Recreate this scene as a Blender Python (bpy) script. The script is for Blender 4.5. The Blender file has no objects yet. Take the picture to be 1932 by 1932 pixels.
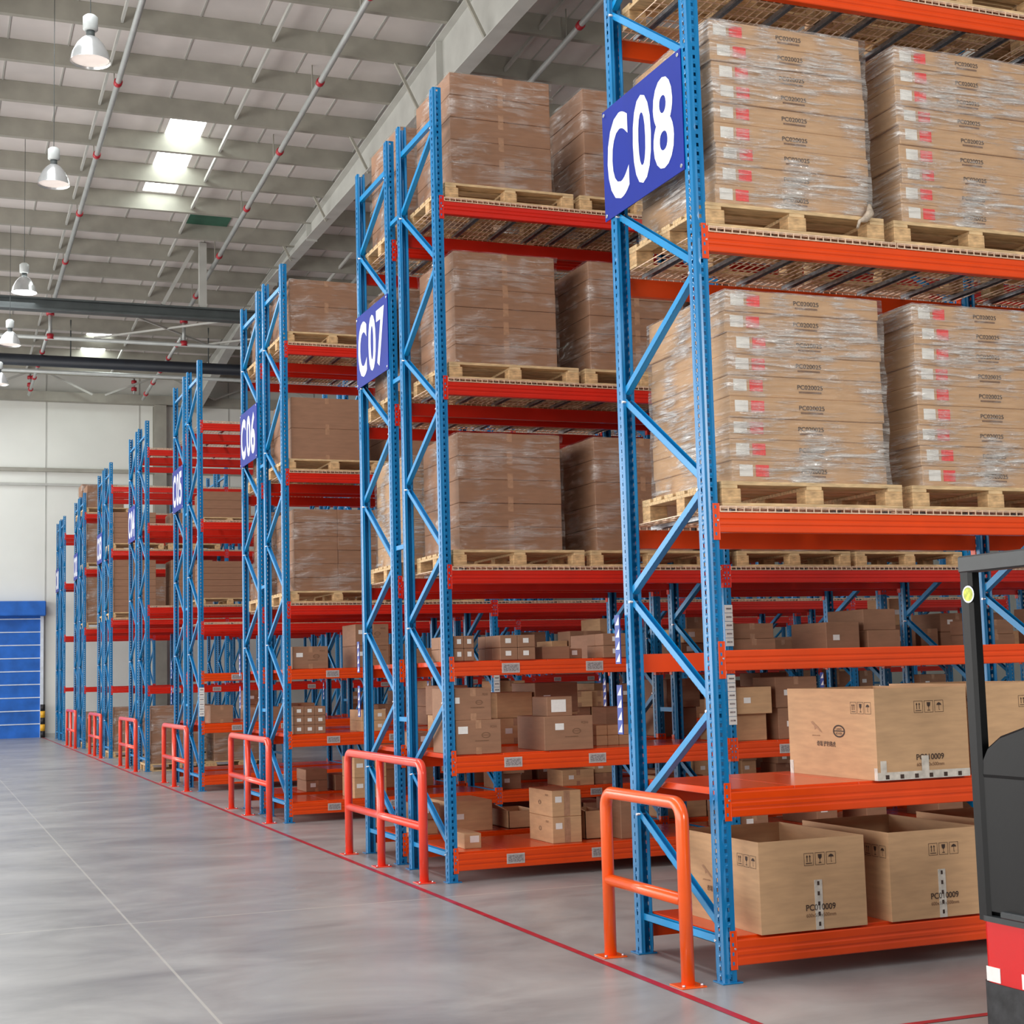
import bpy, bmesh, math, random
from mathutils import Vector, Matrix
random.seed(7)
SC = bpy.context.scene
COL = SC.collection
R = math.radians

# ---------------------------------------------------------------- camera, world, lights, exposure
f_px = 2864.8
yaw, pit, rol = R(21.465), R(5.997), R(-1.521)
F = Vector((math.sin(yaw)*math.cos(pit), math.cos(yaw)*math.cos(pit), math.sin(pit)))
Rt = Vector((math.cos(yaw), -math.sin(yaw), 0)); Up = Rt.cross(F)
R2 = Rt*math.cos(rol) + Up*math.sin(rol); U2 = -Rt*math.sin(rol) + Up*math.cos(rol)
cam = bpy.data.cameras.new('camera'); cam_o = bpy.data.objects.new('camera', cam); COL.objects.link(cam_o)
cam.sensor_width = 36; cam.sensor_fit = 'HORIZONTAL'; cam.lens = 36*f_px/1932; cam.clip_end = 400
M = Matrix((R2, U2, -F)).transposed().to_4x4(); M.translation = Vector((-4.062, -7.433, 1.7))
cam_o.matrix_world = M
SC.camera = cam_o

w = bpy.data.worlds.new('daylight'); SC.world = w; w.use_nodes = True
bg = w.node_tree.nodes['Background']; bg.inputs[0].default_value = (0.90, 0.96, 1.0, 1); bg.inputs[1].default_value = 0.30

def area(name, loc, rot, sx, sy, power, col=(1, 1, 1)):
    l = bpy.data.lights.new(name, 'AREA'); l.shape = 'RECTANGLE'; l.size = sx; l.size_y = sy
    l.energy = power; l.color = col
    o = bpy.data.objects.new(name, l); COL.objects.link(o); o.location = loc; o.rotation_euler = rot
    return o
# daylight from the open dock doors along the left side of the hall, skylights in the roof, plus added fill lights
area('dock_daylight', (-15, 14, 4.6), (0, R(-90), 0), 8, 56, 6000, (1.0, 0.975, 0.94))
area('film_glint_fill', (2.5, -15, 5.5), (R(80), 0, 0), 4, 3, 950, (1.0, 0.97, 0.92))  # unseen area light added behind the camera for film glints and front fill
area('skylight_daylight_near', (-3, 2, 12.6), (0, 0, 0), 2, 30, 1500, (0.95, 0.98, 1.0))
area('back_wall_fill', (-4, 34, 10.9), (0, 0, 0), 5, 16, 700, (0.95, 0.98, 1.0))  # unseen overhead area light added to brighten the back wall

SC.view_settings.view_transform = 'Standard'; SC.view_settings.look = 'None'
SC.view_settings.gamma = 1; SC.view_settings.exposure = 0.0; SC.view_settings.use_curve_mapping = False

# ---------------------------------------------------------------- materials
def lin(c): return tuple((x/255/12.92 if x/255 <= .04045 else ((x/255+.055)/1.055)**2.4) for x in c) + (1,)
def mat(name, c, rough=.5, metal=0, noise=None, bump=0, coat=0, emit=None, es=0, spec=.5):
    m = bpy.data.materials.new(name); m.use_nodes = True; nt = m.node_tree; p = nt.nodes['Principled BSDF']
    p.inputs['Roughness'].default_value = rough; p.inputs['Metallic'].default_value = metal
    p.inputs['Coat Weight'].default_value = coat; p.inputs['Coat Roughness'].default_value = .15
    p.inputs['Specular IOR Level'].default_value = spec
    if emit: p.inputs['Emission Color'].default_value = lin(emit); p.inputs['Emission Strength'].default_value = es
    tc = nt.nodes.new('ShaderNodeTexCoord')
    sc, amt = noise or (6, .06)
    mp = nt.nodes.new('ShaderNodeMapping'); nt.links.new(tc.outputs['Object'], mp.inputs[0])
    n = nt.nodes.new('ShaderNodeTexNoise'); n.inputs['Scale'].default_value = sc; n.inputs['Detail'].default_value = 4
    nt.links.new(mp.outputs[0], n.inputs['Vector'])
    r = nt.nodes.new('ShaderNodeValToRGB'); L = lin(c)
    r.color_ramp.elements[0].position = .3; r.color_ramp.elements[1].position = .7
    r.color_ramp.elements[0].color = tuple(x*(1-amt*2) for x in L[:3])+(1,)
    r.color_ramp.elements[1].color = tuple(min(1, x*(1+amt*2)) for x in L[:3])+(1,)
    nt.links.new(n.outputs['Fac'], r.inputs[0]); nt.links.new(r.outputs[0], p.inputs['Base Color'])
    if bump:
        b = nt.nodes.new('ShaderNodeBump'); b.inputs['Strength'].default_value = bump; b.inputs['Distance'].default_value = .01
        nt.links.new(n.outputs['Fac'], b.inputs['Height']); nt.links.new(b.outputs[0], p.inputs['Normal'])
    m['mp'] = 0
    return m
def stretch(m, s):
    for n in m.node_tree.nodes:
        if n.type == 'MAPPING': n.inputs['Scale'].default_value = s
    return m

BLUE = mat('blue_upright_paint', (0, 118, 176), .28, 0, (3, .04), coat=.15)
BLUE2 = mat('blue_brace_paint', (0, 138, 200), .35, 0, (3, .04), coat=.1)
ORANGE = mat('orange_beam_paint', (226, 70, 6), .26, 0, (4, .03), coat=.2)
REDOR = mat('red_orange_beam', (206, 30, 10), .3, 0, (4, .03), coat=.15)  # redder beam tone, used on the farther rows
GUARDO = mat('orange_guard_paint', (245, 92, 20), .28, 0, (5, .03), coat=.5)
GUARDR = mat('coral_guard_paint', (248, 72, 48), .3, 0, (5, .03), coat=.5)
GALV = mat('galvanised_steel', (150, 152, 155), .3, .85, (30, .15), bump=.1)
WIRE = mat('wire_mesh_steel', (228, 196, 168), .4, .2, (30, .1))
BOLT = mat('zinc_bolt', (215, 215, 220), .25, .8)
CARTON = stretch(mat('kraft_cardboard', (196, 156, 116), .72, 0, (5, .05), bump=.05), (1, 1, 6))
CARTD = stretch(mat('brown_cardboard', (150, 110, 84), .7, 0, (5, .05), bump=.05), (1, 1, 6))
CARTP = mat('pale_cardboard', (206, 172, 136), .75, 0, (4, .05))
CARTIN = mat('inside_cardboard', (190, 150, 120), .8, 0, (8, .05))
WOOD = stretch(mat('pallet_pine', (206, 174, 130), .7, 0, (9, .14), bump=.15), (1, 6, 6))
WOOD2 = stretch(mat('pallet_block_wood', (202, 164, 118), .75, 0, (14, .18), bump=.15), (1, 1, 4))
WHITE = mat('white_label_paper', (232, 230, 226), .5, 0, (40, .02))
GREY = mat('grey_label_holder', (188, 180, 176), .35, 0, (60, .05))
GREYI = mat('label_print', (150, 142, 142), .5, 0, (90, .3))
REDL = mat('red_label_paper', (236, 52, 52), .5, 0, (60, .1))
INK = mat('black_ink', (62, 44, 36), .7, 0, (80, .1))
INKL = mat('pale_ink', (168, 128, 96), .7, 0, (80, .05))
INKF = mat('faded_ink', (120, 86, 62), .7, 0, (80, .1))
TAPEC = mat('clear_tape', (170, 130, 102), .25, 0, (25, .08))
TAPE = mat('printed_sealing_tape', (205, 196, 184), .25, 0, (25, .1))
SIGNB = mat('blue_sign_face', (16, 40, 142), .45, 0, (3, .04), spec=.2)
SIGNW = mat('white_sign_letter', (240, 242, 248), .4, 0, (6, .01))
STRIPB = mat('dark_blue_strip', (28, 60, 150), .4, 0)
WALLM = mat('white_wall_panel', (230, 231, 224), .6, 0, (.4, .03))
ROOFM = mat('roof_liner', (222, 216, 212), .7, 0, (.8, .05))
STEEL = mat('grey_primer_steel', (160, 157, 146), .6, 0, (2, .06))
STEELL = mat('light_grey_steel', (190, 190, 184), .5, 0, (2, .04))
DARK = mat('dark_grey_steel', (80, 86, 86), .5, 0, (3, .08))
BLACKD = mat('black_duct', (26, 32, 42), .5, 0, (3, .1))
PIPE = mat('white_grey_pipe', (186, 190, 188), .4, .2, (3, .05))
REDC = mat('red_coupling', (180, 40, 52), .4, 0, (9, .1))
DOORB = mat('blue_door_curtain', (34, 104, 196), .45, 0, (2, .12))
DOORW = mat('white_reflective_strip', (225, 232, 240), .3, 0)
YEL = mat('yellow_bollard', (236, 176, 40), .45, 0)
BLK = mat('black_bollard', (30, 28, 28), .5, 0)
REDM = mat('red_floor_paint', (176, 30, 48), .4, 0, (6, .12))
TBLK = mat('black_plastic', (5, 5, 6), .42, 0, (30, .1), bump=.03, spec=.3)
TGREY = mat('dark_grey_truck_paint', (44, 48, 50), .4, 0, (20, .06))
TRED = mat('red_truck_paint', (206, 8, 12), .4, 0, (3, .02))
TRUB = mat('scuffed_black_bumper', (44, 44, 46), .65, 0, (14, .25), bump=.3)
STK = mat('yellow_green_sticker', (190, 200, 60), .4, 0, (50, .2))
LAMPM = mat('lamp_aluminium', (206, 208, 208), .22, .6, (4, .05))
LAMPC = mat('lamp_ballast', (196, 200, 198), .45, 0)
LAMPON = mat('lit_lamp_glass', (255, 255, 250), .3, 0, emit=(255, 255, 255), es=12)
LAMPDIM = mat('lamp_glass', (225, 215, 205), .3, 0, emit=(255, 240, 230), es=.5)
SKYL = mat('translucent_skylight', (255, 255, 255), .5, 0, emit=(245, 255, 250), es=9)
GREEN = mat('green_translucent_sheet', (60, 110, 90), .5, 0)
FILM = None
def film(name, base, amp, scale=(2.2, 2.2, 26), rot=(0, R(12), 0)):
    m = bpy.data.materials.new(name); m.use_nodes = True; nt = m.node_tree; nt.nodes.clear()
    out = nt.nodes.new('ShaderNodeOutputMaterial'); mix = nt.nodes.new('ShaderNodeMixShader')
    tr = nt.nodes.new('ShaderNodeBsdfTransparent'); tr.inputs[0].default_value = (.96, .95, .93, 1)
    gl = nt.nodes.new('ShaderNodeBsdfPrincipled'); gl.inputs['Base Color'].default_value = (.95, .92, .88, 1)
    gl.inputs['Roughness'].default_value = .2; gl.inputs['Specular IOR Level'].default_value = 1.0
    gl.inputs['Metallic'].default_value = .35
    tc = nt.nodes.new('ShaderNodeTexCoord'); mp = nt.nodes.new('ShaderNodeMapping')
    mp.inputs['Scale'].default_value = scale; mp.inputs['Rotation'].default_value = rot
    nt.links.new(tc.outputs['Object'], mp.inputs[0])
    n = nt.nodes.new('ShaderNodeTexNoise'); n.inputs['Scale'].default_value = 1.5; n.inputs['Detail'].default_value = 5
    n.inputs['Distortion'].default_value = .9
    nt.links.new(mp.outputs[0], n.inputs['Vector'])
    n2 = nt.nodes.new('ShaderNodeTexNoise'); n2.inputs['Scale'].default_value = 3.2; n2.inputs['Detail'].default_value = 2
    nt.links.new(tc.outputs['Object'], n2.inputs['Vector'])
    mm = nt.nodes.new('ShaderNodeMath'); mm.operation = 'MULTIPLY'
    nt.links.new(n.outputs['Fac'], mm.inputs[0]); nt.links.new(n2.outputs['Fac'], mm.inputs[1])
    r = nt.nodes.new('ShaderNodeMapRange'); r.inputs['From Min'].default_value = .22; r.inputs['From Max'].default_value = .38
    r.inputs['To Min'].default_value = base; r.inputs['To Max'].default_value = base+amp
    nt.links.new(mm.outputs[0], r.inputs['Value'])
    b = nt.nodes.new('ShaderNodeBump'); b.inputs['Strength'].default_value = 1; b.inputs['Distance'].default_value = .06
    nt.links.new(n.outputs['Fac'], b.inputs['Height']); nt.links.new(b.outputs[0], gl.inputs['Normal'])
    n3 = nt.nodes.new('ShaderNodeTexNoise'); n3.inputs['Scale'].default_value = 2.1; n3.inputs['Detail'].default_value = 6; n3.inputs['Roughness'].default_value = .6; n3.inputs['Distortion'].default_value = 1.4
    nt.links.new(mp.outputs[0], n3.inputs['Vector'])
    def M(op, a, bb):
        q = nt.nodes.new('ShaderNodeMath'); q.operation = op
        for i_, v_ in enumerate((a, bb)):
            if v_ is None: continue
            if hasattr(v_, 'links') or hasattr(v_, 'is_linked'): nt.links.new(v_, q.inputs[i_])
            else: q.inputs[i_].default_value = v_
        return q.outputs[0]
    rid = M('ABSOLUTE', M('SUBTRACT', n3.outputs['Fac'], .5), None)
    rg = nt.nodes.new('ShaderNodeMapRange'); rg.inputs['From Min'].default_value = .018; rg.inputs['From Max'].default_value = .0; rg.inputs['To Min'].default_value = 0; rg.inputs['To Max'].default_value = amp  # whitish streaks along noise ridges, glints painted into the film
    nt.links.new(rid, rg.inputs['Value'])
    patch = nt.nodes.new('ShaderNodeMapRange'); patch.inputs['From Min'].default_value = .42; patch.inputs['From Max'].default_value = .58
    nt.links.new(n2.outputs['Fac'], patch.inputs['Value'])
    fac = M('MINIMUM', M('ADD', r.outputs[0], M('MULTIPLY', rg.outputs[0], patch.outputs[0])), 1.0)
    nt.links.new(fac, mix.inputs[0]); nt.links.new(tr.outputs[0], mix.inputs[1]); nt.links.new(gl.outputs[0], mix.inputs[2])
    nt.links.new(mix.outputs[0], out.inputs[0])
    return m
FILM = film('glossy_stretch_film', .10, .62)
FILM2 = film('thin_stretch_film', .02, .26, (1.6, 1.6, 12), (0, R(-6), 0))

# floor: polished concrete
FLOOR = bpy.data.materials.new('polished_concrete'); FLOOR.use_nodes = True
def _floor():
    nt = FLOOR.node_tree; N = nt.nodes; Lk = nt.links.new; p = N['Principled BSDF']
    tc = N.new('ShaderNodeTexCoord'); mp = N.new('ShaderNodeMapping'); mp.inputs['Scale'].default_value = (.7, .95, 1); mp.inputs['Rotation'].default_value = (0, 0, R(14))
    Lk(tc.outputs['Object'], mp.inputs[0])
    n1 = N.new('ShaderNodeTexNoise'); n1.inputs['Scale'].default_value = 1.1; n1.inputs['Detail'].default_value = 8; n1.inputs['Roughness'].default_value = .62; n1.inputs['Distortion'].default_value = .6
    Lk(mp.outputs[0], n1.inputs['Vector'])
    r = N.new('ShaderNodeValToRGB'); r.color_ramp.elements[0].position = .32; r.color_ramp.elements[1].position = .68
    r.color_ramp.elements[0].color = lin((132, 130, 130)); r.color_ramp.elements[1].color = lin((172, 170, 167))
    Lk(n1.outputs['Fac'], r.inputs[0])
    sx = N.new('ShaderNodeSeparateXYZ'); Lk(tc.outputs['Object'], sx.inputs[0])
    def line(out, pos, wdt):
        a = N.new('ShaderNodeMath'); a.operation = 'SUBTRACT'; Lk(out, a.inputs[0]); a.inputs[1].default_value = pos
        b = N.new('ShaderNodeMath'); b.operation = 'ABSOLUTE'; Lk(a.outputs[0], b.inputs[0])
        c = N.new('ShaderNodeMath'); c.operation = 'LESS_THAN'; Lk(b.outputs[0], c.inputs[0]); c.inputs[1].default_value = wdt
        return c.outputs[0]
    cur = r.outputs[0]
    for out, pos, wd, col, fa in ((sx.outputs[0], -2.63, .008, (200, 196, 186), .6), (sx.outputs[1], 3.8, .012, (205, 202, 190), .5), (sx.outputs[1], 9.2, .01, (130, 126, 124), .4), (sx.outputs[1], -1.9, .01, (140, 136, 134), .4)):
        m = N.new('ShaderNodeMixRGB'); m.inputs[2].default_value = lin(col)
        k = N.new('ShaderNodeMath'); k.operation = 'MULTIPLY'; Lk(line(out, pos, wd), k.inputs[0]); k.inputs[1].default_value = fa
        Lk(k.outputs[0], m.inputs[0]); Lk(cur, m.inputs[1]); cur = m.outputs[0]
    Lk(cur, p.inputs['Base Color'])
    n2 = N.new('ShaderNodeTexNoise'); n2.inputs['Scale'].default_value = 4; n2.inputs['Detail'].default_value = 6; Lk(mp.outputs[0], n2.inputs['Vector'])
    rr = N.new('ShaderNodeMapRange'); rr.inputs['To Min'].default_value = .22; rr.inputs['To Max'].default_value = .42; Lk(n2.outputs['Fac'], rr.inputs['Value'])
    Lk(rr.outputs[0], p.inputs['Roughness'])
_floor()

# ---------------------------------------------------------------- mesh helpers
class MB:
    def __init__(s): s.v = []; s.f = []; s.m = []; s.sm = []
    def quad(s, pts, mi=0, smooth=False):
        n = len(s.v); s.v += [tuple(p) for p in pts]; s.f.append(tuple(range(n, n+len(pts)))); s.m.append(mi); s.sm.append(smooth)
    def box(s, x0, x1, y0, y1, z0, z1, mi=0, T=None):
        n = len(s.v)
        P = [(x, y, z) for x in (x0, x1) for y in (y0, y1) for z in (z0, z1)]
        if T: P = [tuple(T @ Vector(p)) for p in P]
        s.v += P
        for q in ((0, 1, 3, 2), (4, 6, 7, 5), (0, 4, 5, 1), (2, 3, 7, 6), (0, 2, 6, 4), (1, 5, 7, 3)):
            s.f.append(tuple(n+i for i in q)); s.m.append(mi); s.sm.append(False)
        return s
    def bbox(s, x0, x1, y0, y1, z0, z1, b=.004, mi=0):          # chamfered box
        n = len(s.v); X, Y, Z = (x0, x1), (y0, y1), (z0, z1); idx = {}
        for i in (0, 1):
            for j in (0, 1):
                for k in (0, 1):
                    sx, sy, sz = (1, -1)[i], (1, -1)[j], (1, -1)[k]
                    for ax in range(3):
                        p = [X[i]+sx*b, Y[j]+sy*b, Z[k]+sz*b]; p[ax] = (X[i], Y[j], Z[k])[ax]
                        idx[i, j, k, ax] = len(s.v); s.v.append(tuple(p))
        def add(q): s.f.append(tuple(q)); s.m.append(mi); s.sm.append(False)
        for i in (0, 1): add([idx[i, a, c, 0] for a, c in ((0, 0), (0, 1), (1, 1), (1, 0))])
        for j in (0, 1): add([idx[a, j, c, 1] for a, c in ((0, 0), (1, 0), (1, 1), (0, 1))])
        for k in (0, 1): add([idx[a, c, k, 2] for a, c in ((0, 0), (0, 1), (1, 1), (1, 0))])
        for j in (0, 1):
            for k in (0, 1): add([idx[0, j, k, 1], idx[1, j, k, 1], idx[1, j, k, 2], idx[0, j, k, 2]])
        for i in (0, 1):
            for k in (0, 1): add([idx[i, 0, k, 0], idx[i, 1, k, 0], idx[i, 1, k, 2], idx[i, 0, k, 2]])
        for i in (0, 1):
            for j in (0, 1): add([idx[i, j, 0, 0], idx[i, j, 1, 0], idx[i, j, 1, 1], idx[i, j, 0, 1]])
        for i in (0, 1):
            for j in (0, 1):
                for k in (0, 1): add([idx[i, j, k, a] for a in range(3)])
        return s
    def tube(s, path, r, seg=12, mi=0, caps=True, smooth=True):
        path = [Vector(p) for p in path]; rr = r if isinstance(r, (list, tuple)) else [r]*len(path)
        n0 = len(s.v); prev = None
        for i, p in enumerate(path):
            d = (path[min(i+1, len(path)-1)] - path[max(i-1, 0)]).normalized()
            if prev is None:
                a = Vector((0, 0, 1)) if abs(d.z) < .9 else Vector((1, 0, 0)); u = d.cross(a).normalized()
            else: u = (prev - d*prev.dot(d)).normalized()
            prev = u; v = d.cross(u)
            for k in range(seg):
                t = 2*math.pi*k/seg; s.v.append(tuple(p + (u*math.cos(t)+v*math.sin(t))*rr[i]))
        for i in range(len(path)-1):
            for k in range(seg):
                a = n0+i*seg+k; b = n0+i*seg+(k+1) % seg
                s.f.append((a, b, b+seg, a+seg)); s.m.append(mi); s.sm.append(smooth)
        if caps:
            s.f.append(tuple(n0+k for k in range(seg))[::-1]); s.m.append(mi); s.sm.append(False)
            e = n0+(len(path)-1)*seg; s.f.append(tuple(e+k for k in range(seg))); s.m.append(mi); s.sm.append(False)
        return s
    def prism(s, prof, x0, x1, mi=0, axis='x', closed=True):        # profile of (a,b) extruded along an axis
        def P(a, b, t): return {'x': (t, a, b), 'y': (a, t, b), 'z': (a, b, t)}[axis]
        n = len(s.v); k = len(prof)
        s.v += [P(a, b, x0) for a, b in prof] + [P(a, b, x1) for a, b in prof]
        for i in range(k if closed else k-1):
            j = (i+1) % k; s.f.append((n+i, n+j, n+k+j, n+k+i)); s.m.append(mi); s.sm.append(False)
        if closed:
            s.f.append(tuple(range(n, n+k))[::-1]); s.m.append(mi); s.sm.append(False)
            s.f.append(tuple(range(n+k, n+2*k))); s.m.append(mi); s.sm.append(False)
        return s
    def bar(s, a, b, w_, h_, mi=0):                                # box bar between two points
        a, b = Vector(a), Vector(b); d = b-a; L = d.length
        q = d.to_track_quat('X', 'Z').to_matrix().to_4x4(); q.translation = a
        return s.box(0, L, -w_/2, w_/2, -h_/2, h_/2, mi, q)
    def mesh(s, name, mats):
        me = bpy.data.meshes.new(name); me.from_pydata(s.v, [], s.f)
        for m in (mats if isinstance(mats, (list, tuple)) else [mats]): me.materials.append(m)
        for i, p in enumerate(me.polygons): p.material_index = s.m[i]; p.use_smooth = s.sm[i]
        bm = bmesh.new(); bm.from_mesh(me); bmesh.ops.recalc_face_normals(bm, faces=bm.faces[:]); bm.to_mesh(me); bm.free()
        return me

def ob(name, me, parent=None, loc=(0, 0, 0), rot=(0, 0, 0), scale=None):
    o = bpy.data.objects.new(name, me); COL.objects.link(o)
    if parent: o.parent = parent
    o.location = loc; o.rotation_euler = rot
    if scale: o.scale = scale
    return o
LABELS = {}
def tag(o, label, cat, group=None):
    n = len(label.split()); assert 4 <= n <= 16, (n, label)
    LABELS.setdefault(label, []).append(o.name)
    o['label'] = label; o['category'] = cat
    if group: o['group'] = group
    return o
def struct(name, me, loc=(0, 0, 0), rot=(0, 0, 0)):
    o = ob(name, me, None, loc, rot); o['kind'] = 'structure'; return o
def subcopy(o, parent):
    c = o.copy(); COL.objects.link(c); c.parent = parent
    for ch in KIDS.get(o.name, []): 
        d = subcopy(ch, c)
    return c
KIDS = {}
ORD = ['first', 'second', 'third', 'fourth', 'fifth', 'sixth', 'seventh', 'eighth', 'ninth', 'tenth', 'eleventh', 'twelfth'] + ['thirteenth', 'fourteenth', 'fifteenth', 'sixteenth', 'seventeenth', 'eighteenth', 'nineteenth', 'twentieth'] + ['further '+c for c in 'abcdefghijkl']

TXT = {}
def text_mesh(s, bold=0, m=INK):
    key = (s, bold, m.name)
    if key in TXT: return TXT[key]
    cu = bpy.data.curves.new('lettering', 'FONT'); cu.body = s; cu.offset = bold; cu.resolution_u = 4
    o = bpy.data.objects.new('tmp', cu); COL.objects.link(o); bpy.context.view_layer.update()
    me = bpy.data.meshes.new_from_object(o.evaluated_get(bpy.context.evaluated_depsgraph_get()))
    bpy.data.objects.remove(o); me.materials.clear(); me.materials.append(m)
    if len(me.vertices):
        xs = [v.co.x for v in me.vertices]; ys = [v.co.y for v in me.vertices]
        x0, x1, y0, y1 = min(xs), max(xs), min(ys), max(ys)
        for v in me.vertices: v.co.x = (v.co.x-x0)/(x1-x0); v.co.y = (v.co.y-y0)/(y1-y0)
    TXT[key] = me; return me
def text(name, s, parent, loc, wdt, hgt, face='-y', bold=0, m=INK):
    """unit-sized lettering scaled to wdt x hgt; loc is the lower left corner as read"""
    rot = {'-y': (R(90), 0, 0), '-x': (R(90), 0, R(-90))}[face]
    return ob(name, text_mesh(s, bold, m), parent, loc, rot, (wdt, hgt, 1))

# ---------------------------------------------------------------- rack constants (metres)
D, L, H = 1.008, 2.639, 6.716
G = .386
WX, WY = .075, .085
Y = {'C08': 0.0}
for i, r_ in enumerate(('C07', 'C06', 'C05', 'C04', 'C03', 'C02', 'C01')):
    Y['near '+r_] = 3.536 + D + 5.882*i
    Y['far '+r_] = 3.536 + 2*D + G + 5.882*i
LV = {'A': .227, 'B': 1.015, 'C': 1.785, 'D': 2.55, 'E': 4.147, 'F': 5.711}
LV2 = {'C': 1.57, 'D': 3.10, 'E': 4.68, 'F': 6.15}

# --- shared meshes
def post_mesh():
    mb = MB(); t = .003; pitch = .052
    # side faces with a row of punched holes, cell by cell
    def holed(P, wdt, hw, hh):          # P(u,z) -> point
        n = int(H/pitch); z0 = 0
        for i in range(n):
            z1 = H if i == n-1 else z0+pitch; c = (z0+z1)/2; u0, u1 = wdt/2-hw/2, wdt/2+hw/2; a, b = c-hh/2, c+hh/2
            mb.quad([P(0, z0), P(u0, z0), P(u0, z1), P(0, z1)]); mb.quad([P(u1, z0), P(wdt, z0), P(wdt, z1), P(u1, z1)])
            mb.quad([P(u0, z0), P(u1, z0), P(u1, a), P(u0, a)]); mb.quad([P(u0, b), P(u1, b), P(u1, z1), P(u0, z1)])
            z0 = z1
    holed(lambda u, z: (0, -.04+u, z), WY, .016, .022)
    holed(lambda u, z: (WX, -.04+u, z), WY, .016, .022)
    holed(lambda u, z: (u, -.04, z), WX, .016, .022)
    y1 = WY-.04
    for xa, xb in ((0, .02), (WX-.02, WX)): mb.quad([(xa, y1, 0), (xb, y1, 0), (xb, y1, H), (xa, y1, H)])
    me = bpy.data.meshes.new('upright_post'); me.from_pydata(mb.v, [], mb.f)
    bm = bmesh.new(); bm.from_mesh(me); bmesh.ops.remove_doubles(bm, verts=bm.verts[:], dist=.0005)
    bmesh.ops.recalc_face_normals(bm, faces=bm.faces[:])
    bmesh.ops.solidify(bm, geom=bm.faces[:], thickness=t); bm.to_mesh(me); bm.free()
    me.materials.append(BLUE); return me
POST = post_mesh()
FOOT = MB().bbox(-.02, WX+.03, -.055, .06, 0, .008, .002).box(0.012, .03, -.052, -.046, .03, .05).mesh('base_plate', BLUE)
BR = [5.85, 5.2, 4.56, 3.96, 3.38, 2.72, 2.14, 1.49, .86, .27]
def diag(a, b):    # zigzag member as open channel between (y,z) nodes
    mb = MB(); A = Vector((WX/2, a[0], a[1])); B = Vector((WX/2, b[0], b[1])); d = B-A; Ln = d.length
    T = d.to_track_quat('Y', 'X').to_matrix().to_4x4(); T.translation = A
    # local: y along, x across the wide direction
    mb.box(-.022, -.019, 0, Ln, -.02, .02, 0, T); mb.box(-.022, .02, 0, Ln, .017, .02, 0, T); mb.box(-.022, .02, 0, Ln, -.02, -.017, 0, T)
    mb.tube([A+Vector((-.045, 0, 0)) + d*(.01), A+Vector((.02, 0, 0))+d*.01], .008, 6, 1)
    return mb
yf, yb = .035, D-.035
SEG = []
side = 1                                    # node list alternates back, front
nodes = [((yb if i % 2 == 0 else yf), z) for i, z in enumerate(BR)]
nodes = [(nodes[0][0], nodes[0][1])] + nodes[1:]
SEG.append(((yf, 6.45), (yb, 6.45))); SEG.append(((yf, 6.38), (yb, 5.9)))
for i in range(len(nodes)-1):
    a, b = nodes[i], nodes[i+1]; SEG.append(((a[0], a[1]-.03 if i else a[1]), (b[0], b[1]+.03)))
SEG.append(((yf, .22), (yb, .22)))
BRACE = [diag(a, b).mesh('brace', [BLUE2, BOLT]) for a, b in SEG]
def all_braces():
    mb = MB()
    for a, b in SEG:
        q = diag(a, b); n = len(mb.v); mb.v += q.v; mb.f += [tuple(i+n for i in f) for f in q.f]; mb.m += q.m; mb.sm += q.sm
    return mb.mesh('bracing', [BLUE2, BOLT])
BRACES = all_braces()
def beam_mesh(h, m, Lb=L):
    d0, d1 = -.05, .0
    prof = [(d0+.004, 0), (d0, -.006), (d0, -h*.30), (d0+.004, -h*.36), (d0+.004, -h*.40), (d0-.001, -h*.46), (d0-.001, -h*.58), (d0+.004, -h*.64), (d0+.004, -h*.68), (d0, -h*.74), (d0, -h+.005), (d0+.004, -h), (d1, -h), (d1, 0)]
    return MB().prism(prof, WX+.004, Lb-.004).mesh('beam', m)
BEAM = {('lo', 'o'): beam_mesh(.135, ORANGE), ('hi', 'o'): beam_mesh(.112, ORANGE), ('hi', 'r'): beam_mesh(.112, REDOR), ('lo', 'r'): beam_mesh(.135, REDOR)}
def conn_mesh(m):     # end plate hooked on the post face, at the left end of a beam (x=0 is the post)
    mb = MB(); mb.bbox(WX*.52, WX+.001, -.047, -.042, -.155, .05, .001); mb.bbox(WX, WX+.005, -.05, .0, -.155, .05, .001)
    for z in (-.13, -.08, -.03, .02): mb.box(WX*.66, WX*.80, -.0475, -.0465, z, z+.018, 1)
    mb.tube([(WX*.9, -.052, -.045), (WX*.9, -.045, -.045)], .006, 8, 2)
    return mb.mesh('connector', [m, BLUE, BOLT])
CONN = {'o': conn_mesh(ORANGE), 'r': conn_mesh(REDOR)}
SHELF = {}
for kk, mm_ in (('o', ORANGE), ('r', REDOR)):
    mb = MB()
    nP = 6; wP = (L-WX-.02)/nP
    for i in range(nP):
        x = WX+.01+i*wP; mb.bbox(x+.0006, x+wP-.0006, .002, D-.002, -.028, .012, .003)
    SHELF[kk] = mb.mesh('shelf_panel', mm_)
def deck_mesh():
    mb = MB(); w2 = (L-WX)/2-.02; r_ = .0028
    n = int(w2/.05)
    for i in range(n+1):
        x = i*w2/n
        mb.box(x-r_, x+r_, -.048, D+.048, .032-r_, .032+r_)
        mb.box(x-r_, x+r_, -.053, -.048, .004, .034)
        mb.box(x-r_, x+r_, D+.048, D+.053, .004, .034)
    for j in range(11):
        y = -.045 + j*(D+.09)/10; mb.box(0, w2, y-r_, y+r_, .027-r_, .027+r_)
    for y in (-.0535, D+.0485):
        for z in (.004, .033): mb.box(0, w2, y, y+.005, z-r_, z+r_)
    return mb.mesh('wire_deck', WIRE), w2
DECK, DW = deck_mesh()
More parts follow.
